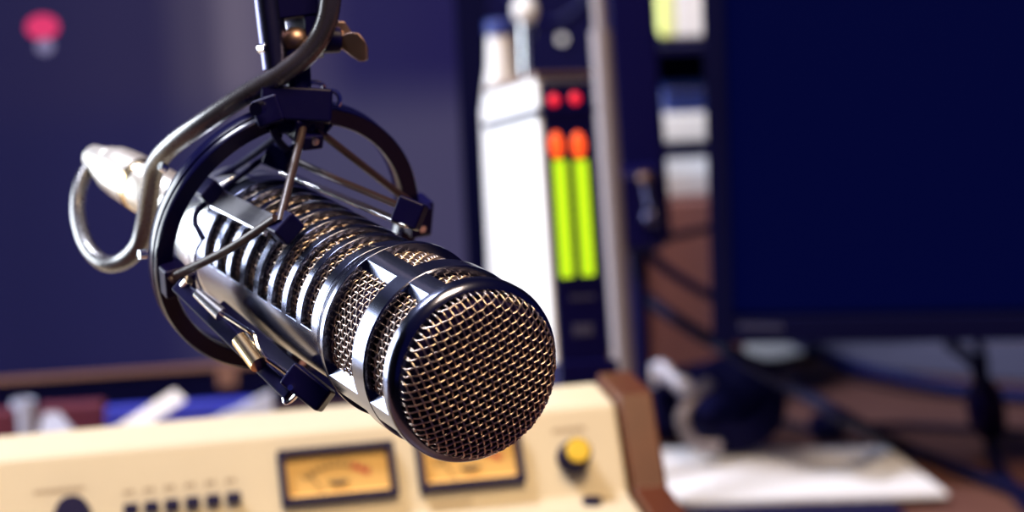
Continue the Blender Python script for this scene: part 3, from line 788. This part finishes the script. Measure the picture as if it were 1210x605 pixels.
# black clamp arm right of it
DC = 1.52
a, b = at(748, -60, DC), at(752, 288, DC)
clamp = thing('lamp_arm', 'black upright clamp arm with small lever between the level meter and the black monitor', 'arm', Matrix.Translation((b.x, b.y, b.z)))
R0 = Matrix.Rotation(rad(-2), 3, 'Y')
mid = (a + b) / 2
wb(MB().box(at(752, 110, DC), (.030, .03, (a - b).length), R0), 'post', M['black'], clamp, bevel=.003)
wb(MB().box(at(750, 245, DC - .012), (.034, .04, .05), R0), 'clamp_head', M['black'], clamp, bevel=.004)
wb(MB().tube([at(762, 212, DC - .035), at(772, 252, DC - .035)], [.0028, .0038], 12), 'lever', M['gun_dark'], clamp)
wb(MB().sph(at(762, 210, DC - .036), .0045, 16), 'lever_tip', M['bronze'], clamp)
wb(MB().sph(at(770, 256, DC - .036), .0065, 16), 'lever_hub', M['gun_dark'], clamp)
pb_ = at(752, 288, DC)
wb(MB().tube([pb_ + V((0, 0, .02)), V((pb_.x, pb_.y, 0.0))], .006, 16), 'stem', M['black'], clamp)

# white bottle with a blue cap and a chrome post, left of the level meter
db = 1.52
p = at(592, 96, db)
bottle = thing('bottle', 'white bottle with a dark blue cap partly behind the silver level meter', 'bottle', Matrix.Translation((p.x, p.y, 0)))
ztop = at(594, 24, db).z; zcap = at(594, 37, db).z
wb(MB().lathe([(0, 0), (.0125, 0), (.0135, .004), (.0135, zcap - .05), (.0085, zcap - .02), (.0075, zcap), (0, zcap)], 36, mtx=Matrix.Translation((p.x, p.y, 0))), 'bottle_body', M['whitepl'], bottle)
wb(MB().lathe([(0, zcap - .001), (.0088, zcap - .001), (.0088, ztop), (.008, ztop + .001), (0, ztop + .001)], 36, mtx=Matrix.Translation((p.x, p.y, 0))), 'cap', M['bluecap'], bottle)
p = at(622, 60, 1.6)
cpost = thing('chrome_post', 'chrome post with a round bright knob rising behind the silver level meter', 'post', Matrix.Translation((p.x, p.y, 0)))
zk = at(622, 12, 1.6).z
wb(MB().tube([V((p.x, p.y, 0)), V((p.x, p.y, zk))], .0050, 18), 'tube', M['chrome'], cpost)
wb(MB().sph((p.x, p.y, zk), .0085, 20, (1, 1, 1.2)), 'round_knob', M['whitepl'], cpost)
# black speaker box behind
p = at(650, 60, 1.93)
spk = thing('speaker', 'tall black loudspeaker in the dark behind the level meter', 'speaker', Matrix.Translation((p.x, p.y, 0)))
wb(MB().box((p.x, p.y + .05, .26), (.106, .14, .52)), 'cabinet', M['black_matt'], spk, bevel=.004)
wb(MB().lathe([(0.034, 0), (.031, .003), (.024, -.004), (.01, -.008), (0, -.004)], 36, mtx=Matrix.Translation((p.x, p.y - .0205, .30)) @ Matrix.Rotation(rad(90), 4, 'X')), 'driver_cone', M['black'], spk)
wb(MB().lathe([(0, .002), (.0034, .002), (.0034, 0)], 24, mtx=Matrix.Translation(at(664, 46, 1.905)) @ Matrix.Rotation(rad(90), 4, 'X')), 'tweeter_dome', M['whitepl'], spk)

# wooden cabinet behind the cables, with things on it
DW = 1.72
a, b = at(752, 246, DW), at(900, 246, DW)
zc = at(800, 238, DW).z
cab = thing('wooden_cabinet', 'reddish brown wooden cabinet behind the left edge of the black monitor', 'cabinet', Matrix.Translation((a.x + .037, a.y + .08, 0)))
wb(MB().box((a.x + .037, a.y + .075, zc / 2), (.074, .15, zc)), 'carcass', M['cabwood'], cab, bevel=.002)
edge_m = mat('pale_wood_edge', (0.62, 0.40, 0.22), 0.5, noise=.05)
wb(MB().box((a.x + .0005, a.y - .002, zc / 2), (.006, .008, zc)), 'edge_strip', edge_m, cab, bevel=.0008)
q = at(806, 233, DW - .03)
bx = thing('white_box', 'low white box lying on top of the wooden cabinet', 'box', frame(V((q.x + .004, a.y + .05, zc)), V((1, 0, 0)), V((0, 1, 0)), V((0, 0, 1))))
MB().box((0, 0, .010), (.055, .07, .0195)).build('box_body', M['whitepl'], bx, bevel=.004, bseg=4)
# shelf on the wall with things
def boxthing(name, label, cat, pxs, depth, dd, m, group=None, bev=.003, rot=0):
    x0, y0, x1, y1 = pxs
    A, B = at(x0, y1, depth), at(x1, y0, depth)
    w, h = (B.x - A.x), (B.z - A.z)
    c = at((x0 + x1) / 2, (y0 + y1) / 2, depth)
    o = MB().box((0, 0, 0), (w, dd, h)).build(name, m, None, bevel=bev, bseg=4)
    o.matrix_world = Matrix.Translation((c.x, c.y + dd / 2, c.z)) @ Matrix.Rotation(rad(rot), 4, 'Y')
    return tag(o, label, cat, group)
DSH = 1.86
sh_z = at(806, 171, DSH).z
shelf = thing('shelf_unit', 'dark shelf unit with boards left of the black monitor', 'shelf', Matrix.Translation((at(806, 171, DSH).x, 1.95, sh_z)))
sx = at(806, 171, DSH).x
for k, py in enumerate((47, 171)):
    z = at(806, py, DSH).z
    wb(MB().box((sx + .018, 1.88, z - .003), (.105, .138, .006)), 'shelf_board', M['black_matt'], shelf, bevel=.001)
wb(MB().box((sx + .018, 1.955, .3), (.105, .01, .6)), 'back_panel', M['black_matt'], shelf)
wb(MB().box((sx + .074, 1.88, sh_z + .06), (.005, .138, .2)), 'shelf_side', M['black_matt'], shelf)
boxthing('white_carton', 'white carton on the lower board of the dark shelf unit', 'box', (781, 134, 838, 170), DSH - .02, .06, M['whitepl'])
boxthing('blue_case', 'dark blue case lying on the white carton', 'case', (784, 103, 838, 133.6), DSH - .015, .05, M['bluecap'])
boxthing('paper_pack', 'pack of white paper on the upper board of the dark shelf unit', 'paper', (798, -25, 838, 46), DSH - .02, .05, M['paper'])
boxthing('yellow_green_folder', 'yellow-green folder standing beside the white paper pack on the shelf', 'folder', (782, -25, 797, 46), DSH - .02, .06, M['yelgreen'])

# ================================================================== RIGHT DESK THINGS
def sheet(name, label, cat, corners, z, t, m, curl=0.0):
    P4 = [ondesk(x, y, z) for x, y in corners]
    c = sum(P4, V()) / 4
    mb = MB(); N = 8
    def pt(u, v, dz):
        p = P4[0].lerp(P4[1], u).lerp(P4[3].lerp(P4[2], u), v)
        return V((p.x, p.y, z + dz + curl * (u ** 3) * 1.0))
    g = [[[mb.bm.verts.new(pt(i / N, j / N, dz) - V((c.x, c.y, z))) for j in range(N + 1)] for i in range(N + 1)] for dz in (0, t)]
    for i in range(N):
        for j in range(N):
            mb.face([g[1][i][j], g[1][i + 1][j], g[1][i + 1][j + 1], g[1][i][j + 1]]); mb.face([g[0][i][j], g[0][i][j + 1], g[0][i + 1][j + 1], g[0][i + 1][j]])
    for i in range(N):
        for (x0, y0, x1, y1) in ((i, 0, i + 1, 0), (i, N, i + 1, N), (0, i, 0, i + 1), (N, i, N, i + 1)):
            mb.face([g[0][x0][y0], g[0][x1][y1], g[1][x1][y1], g[1][x0][y0]])
    o = mb.build(name, m, None, smooth=30); o.location = (c.x, c.y, z)
    return tag(o, label, cat)
sheet('clipboard', 'dark clipboard under the white paper beside the console', 'clipboard', ((775, 541), (1010, 545), (1075, 622), (790, 622)), .0005, .004, M['black'])
sheet('paper_sheets', 'white sheets of paper lying on the desk beside the wooden console end', 'paper', ((772, 535), (1048, 533), (1120, 588), (792, 598)), .0052, .003, M['paper'])
sheet('grey_sheet', 'grey sheet of paper on the desk under the black monitor', 'paper', ((940, 404), (1330, 404), (1420, 468), (985, 432)), .0005, .0012, M['greypaper'])
sheet('pale_note', 'small pale note lying under the corner of the black monitor', 'note', ((868, 403), (960, 403), (962, 425), (880, 424)), .002, .001, M['paper'])

def cord(name, label, pts, r, m, group=None, extra=None):
    P_ = spline(pts, 10); c = V(pts[len(pts) // 2])
    c.z = min(p.z for p in P_) - r
    o = MB().tube([p - c for p in P_], r, 12).build(name, m, None); o.location = c
    return tag(o, label, 'cable', 'loose cables behind the console')
dk = lambda x, y, z=.004: ondesk(x, y, z)
M['blackcord'] = mat('black_cable', (0.003, 0.003, 0.026), 0.5, spec=0.12)
M['bluecord'] = mat('navy_cable', (0.004, 0.008, 0.075), 0.5, spec=0.12)
cord('cable', 'thick black cable sagging from the wooden cabinet across the desk to the lower right corner', [at(748, 340, 1.60), at(800, 378, 1.57), at(862, 415, 1.52), at(930, 454, 1.52), at(1000, 494, 1.50), dk(1070, 530, .006), dk(1150, 560, .005), dk(1230, 590, .005)], .0046, M['blackcord'])
cord('cable', 'dark blue cable hanging from the lamp arm down behind the black monitor', [at(756, 288, 1.56), at(785, 316, 1.58), at(815, 336, 1.60), at(850, 356, 1.62), at(905, 390, 1.66)], .0036, M['bluecord'])
cord('cable', 'dark cable running level from the lamp arm across the wooden cabinet', [at(758, 292, 1.57), at(790, 281, 1.60), at(832, 271, 1.64), at(880, 262, 1.66)], .0028, M['blackcord'])
cord('cable', 'navy cable curving out from under the black monitor to the right edge', [dk(930, 396, .012), dk(965, 415, .012), dk(1010, 434, .012), dk(1070, 449, .010), dk(1140, 461, .007), dk(1230, 470, .006)], .0052, M['bluecord'])
cord('cable', 'black cable lying from the headphones towards the foot of the black monitor', [dk(880, 435, .012), dk(920, 428, .010), dk(960, 421, .008), dk(1000, 428, .006)], .0034, M['blackcord'])
cord('cable', 'thin dark cable stretched along the desk between headphones and small plug', [dk(870, 492, .012), dk(905, 493, .006), dk(940, 502, .004), dk(966, 512, .004)], .0026, M['blackcord'])
cord('cable', 'thin dark cable lying level along the desk behind the lower end of the thick cable', [dk(990, 506, .004), dk(1060, 503, .004), dk(1130, 506, .004), dk(1230, 512, .004)], .0026, M['blackcord'])
# power cable with a moulded bead under the monitor
q0 = [at(1120, 404, 1.60), at(1150, 428, 1.58), at(1160, 455, 1.54), dk(1166, 490, .012), dk(1172, 530, .006), dk(1188, 565, .005), dk(1225, 610, .005)]
pc = thing('power_cable', 'black cable with a fat oval bead hanging below the black monitor near the right edge', 'cable', Matrix.Translation(dk(1172, 530, 0)))
wb(MB().tube(spline(q0, 10), .0044, 12), 'cord', M['blackcord'], pc)
A_, B_ = at(1160, 452, 1.542), dk(1170, 515, .008)
PMx = dirframe(A_, B_); Lb = (B_ - A_).length
wb(MB().lathe([(.004, 0), (.009, Lb * .12), (.0125, Lb * .3), (.0125, Lb * .7), (.009, Lb * .88), (.004, Lb)], 24, mtx=PMx), 'bead', M['black'], pc)
o = cord('cable', 'short black lead dropping beside the fat oval bead from under the black monitor', [at(1156, 404, 1.60), at(1162, 425, 1.585), at(1163, 445, 1.57), at(1175, 462, 1.56)], .0034, M['blackcord'])
# small plug
q = dk(978, 521, 0)
pl = thing('plug', 'small black plug with a ribbed grip standing on the desk behind the white paper', 'plug', Matrix.Translation(q))
R1 = Matrix.Translation((0, 0, .0105)) @ Matrix.Rotation(rad(78), 4, 'Y') @ Matrix.Rotation(rad(20), 4, 'X')
wb(MB().lathe([(r, z + .0) for r, z in [(0, -.011), (.0075, -.011), (.010, -.008), (.0088, -.006), (.010, -.004), (.0088, -.002), (.010, 0), (.0088, .002), (.0098, .005), (.0095, .010), (0, .010)]], 24, mtx=Matrix.Translation(q) @ R1), 'grip', M['black'], pl)
wb(MB().lathe([(0, .010), (.0035, .010), (.0035, .020), (.0018, .023), (0, .0235)], 16, mtx=Matrix.Translation(q) @ R1), 'tip', M['greymetal'], pl)

# ------------------------------------------------------------------ headphones
hp0 = ondesk(838, 500, 0)
hp = thing('headphones', 'black headphones with pale metal hinges lying behind the white paper and console end', 'headphones', Matrix.Translation(hp0))
dh = 1.60
def cup(c, axis, r, t, nm):
    mt = dirframe(c - axis * t / 2, c + axis * t / 2)
    o = wb(MB().lathe([(0, 0), (r * .80, 0), (r * .95, t * .12), (r, t * .3), (r, t * .55), (r * .9, t * .62), (r * .98, t * .72), (r * .96, t * .92), (r * .75, t), (r * .45, t * .9), (0, t * .88)], 40, mtx=mt), nm, M['black_matt'], hp)
    return o
axis = V((-.25, -.50, .75)).normalized()
c1 = at(866, 478, 1.60); c1.z = max(c1.z, .030)
cup(c1, axis, .035, .032, 'ear_cup')
c2 = at(792, 478, 1.66)
cup(c2, V((.55, -.6, .3)).normalized(), .026, .028, 'ear_cup')
bandp = spline([at(788, 452, 1.62), at(820, 440, 1.63), at(860, 438, 1.66), at(900, 452, 1.68)], 8)
wb(MB().tube(bandp, .006, 14, flat=1.6), 'headband', M['black_matt'], hp)
yk = spline([at(838, 452, 1.575), at(818, 470, 1.565), at(806, 492, 1.56), at(812, 514, 1.56), at(826, 526, 1.56), at(852, 528, 1.56)], 8)
wb(MB().tube(yk, .0034, 14, flat=1.4), 'metal_yoke', M['greymetal'], hp)
wb(MB().tube(spline([at(764, 447, 1.575), at(780, 434, 1.57), at(792, 446, 1.565), at(806, 456, 1.56)], 8), .0048, 14), 'hinge_arm', M['satin'], hp)
wb(MB().sph(at(807, 456, 1.558), .0062, 16), 'hinge_bolt', M['satin'], hp)
wb(MB().sph(at(769, 446, 1.572), .0072, 16), 'hinge_bolt', M['satin'], hp)

# ================================================================== THINGS BEHIND THE CONSOLE, LEFT
def slab(name, label, cat, px, py, depth, size, rz, rx, ry, m):
    c = at(px, py, depth)
    o = MB().box((0, 0, 0), size).build(name, m, None, bevel=.0015)
    o.matrix_world = Matrix.Translation(c) @ Matrix.Rotation(rad(rz), 4, 'Z') @ Matrix.Rotation(rad(rx), 4, 'X') @ Matrix.Rotation(rad(ry), 4, 'Y')
    return tag(o, label, cat)
def standbox(name, label, cat, x0, x1, ytop, depth, dd, m, rz=4):
    A, B = at(x0, ytop, depth), at(x1, ytop, depth); c = (A + B) / 2; h = c.z
    o = MB().box((0, 0, h / 2), ((B - A).length, dd, h)).build(name, m, None, bevel=.002)
    o.matrix_world = Matrix.Translation((c.x, c.y + dd / 2, 0)) @ Matrix.Rotation(rad(rz), 4, 'Z')
    return tag(o, label, cat)
standbox('blue_binder', 'royal blue binder behind the cream console under the big monitor', 'binder', 124, 300, 478, 1.50, .012, M['bluepl'])
standbox('red_book', 'thick dark red book behind the left half of the cream console', 'book', 44, 122, 479, 1.52, .014, M['redbook'])
standbox('red_book', 'dark red book at the very left edge behind the cream console', 'book', -40, 16, 487, 1.50, .012, M['redbook'])
def lean(name, label, cat, p, w, t, m):
    """sheet strip leaning from the desk up to a point; p: lower and upper pixel/depth"""
    (x0, y0, d0), (x1, y1, d1) = p
    a, b = at(x0, y0, d0), at(x1, y1, d1); ax = (b - a).normalized()
    a = a - ax * ((a.z - .002) / ax.z) if abs(ax.z) > .05 else a
    side = (ax.cross(V((0, 1, -.6)))).normalized(); n = ax.cross(side); c = (a + b) / 2
    o = MB().hexa([q - c for q in (a - side * w / 2, a + side * w / 2, b + side * w / 2, b - side * w / 2)], [q - c + n * t for q in (a - side * w / 2, a + side * w / 2, b + side * w / 2, b - side * w / 2)]).build(name, m, None, smooth=0)
    o.location = c; return tag(o, label, cat)
lean('white_strip', 'narrow white paper strip slanting across the blue binder', 'paper', ((172, 494, 1.455), (212, 468, 1.478)), .010, .0015, M['paper'])
tp = [at(228, 506, 1.478), at(322, 460, 1.490)]
btm = [V((p.x, p.y - .012, .001)) for p in tp]; c = (btm[0] + btm[1]) / 2; n = V((0, -.004, 0))
o = MB().hexa([q - c for q in (btm[0], btm[1], tp[1], tp[0])], [q - c + n for q in (btm[0], btm[1], tp[1], tp[0])]).build('pale_booklet', M['paleblue'], None, smooth=0)
o.location = c; tag(o, 'pale blue-white booklet leaning upright on the blue binder beside the microphone', 'booklet')
# folded page standing like a tent
pk = at(60, 489, 1.46); g = MB()
wv, dv_ = .030, .03
a0, a1 = V((pk.x - .004, pk.y, pk.z)), V((pk.x + .004, pk.y + .004, pk.z - .001))
f0, f1 = V((pk.x - wv, pk.y - dv_, .001)), V((pk.x + wv * 2.0, pk.y - dv_, .001)); r0, r1 = V((pk.x - wv, pk.y + .02, .001)), V((pk.x + wv * 2.0, pk.y + .02, .001))
tk = V((0, 0, .0012)); c = V((pk.x, pk.y, 0))
for q in ((f0, f1, a1, a0), (a0, a1, r1, r0)): g.hexa([x - c for x in q], [x - c + tk for x in q])
o = g.build('white_page', M['paleblue'], None, smooth=0); o.location = c
tag(o, 'folded pale page standing in front of the thick dark red book', 'paper')
p = at(28, 484, 1.545); bz = at(83, 476, 1.52).z
wr = thing('pale_cup', 'small pale rounded cup just left of the thick dark red book', 'cup', Matrix.Translation((p.x, p.y, 0)))
zt2 = p.z + .006
MB().lathe([(0, 0), (.006, 0), (.0072, .004), (.0075, zt2), (.0066, zt2), (.0060, .006), (0, .006)], 32).build('cup_body', M['paleblue'], wr)
MB().tube([V((.0070 + .006 * math.sin(PI * k / 10), 0, zt2 * (.25 + .05 * k))) for k in range(11)], .002, 10).build('handle', M['paleblue'], wr)

# ================================================================== LIGHT
wd = bpy.data.worlds.new('world'); SC.world = wd; wd.use_nodes = True
bg = wd.node_tree.nodes['Background']
bg.inputs['Color'].default_value = (0.06, 0.065, 0.50, 1); bg.inputs['Strength'].default_value = 0.15
def area(name, loc, target, sx, sy, power, col):
    ld = bpy.data.lights.new(name, 'AREA'); ld.shape = 'RECTANGLE'; ld.size = sx; ld.size_y = sy; ld.energy = power; ld.color = col
    o = bpy.data.objects.new(name, ld); COL.objects.link(o)
    o.location = loc; o.rotation_euler = (V(target) - V(loc)).to_track_quat('-Z', 'Y').to_euler()
    return o
area('window_daylight', (XL - .06, (wy0 + wy1) / 2, (wz0 + wz1) / 2), (0, (wy0 + wy1) / 2, (wz0 + wz1) / 2), wy1 - wy0 - .08, wz1 - wz0 - .08, 75, (0.86, 0.93, 1.0))
area('ceiling_lamp', (.20, .33, 1.35), (.05, .9, 0), .42, .42, 20, (1.0, 0.71, 0.40))

area('rear_fill_light', (-.60, 1.14, 1.42), (.2, 1.6, 0), 0.3, .3, 26, (0.86, 0.88, 1.0))  # added fill light without a fixture, brightens desk, paper and shelf
SC.view_settings.view_transform = 'Standard'
SC.view_settings.look = 'None'
SC.view_settings.exposure = 0.0
SC.view_settings.gamma = 1.0
SC.view_settings.use_curve_mapping = False
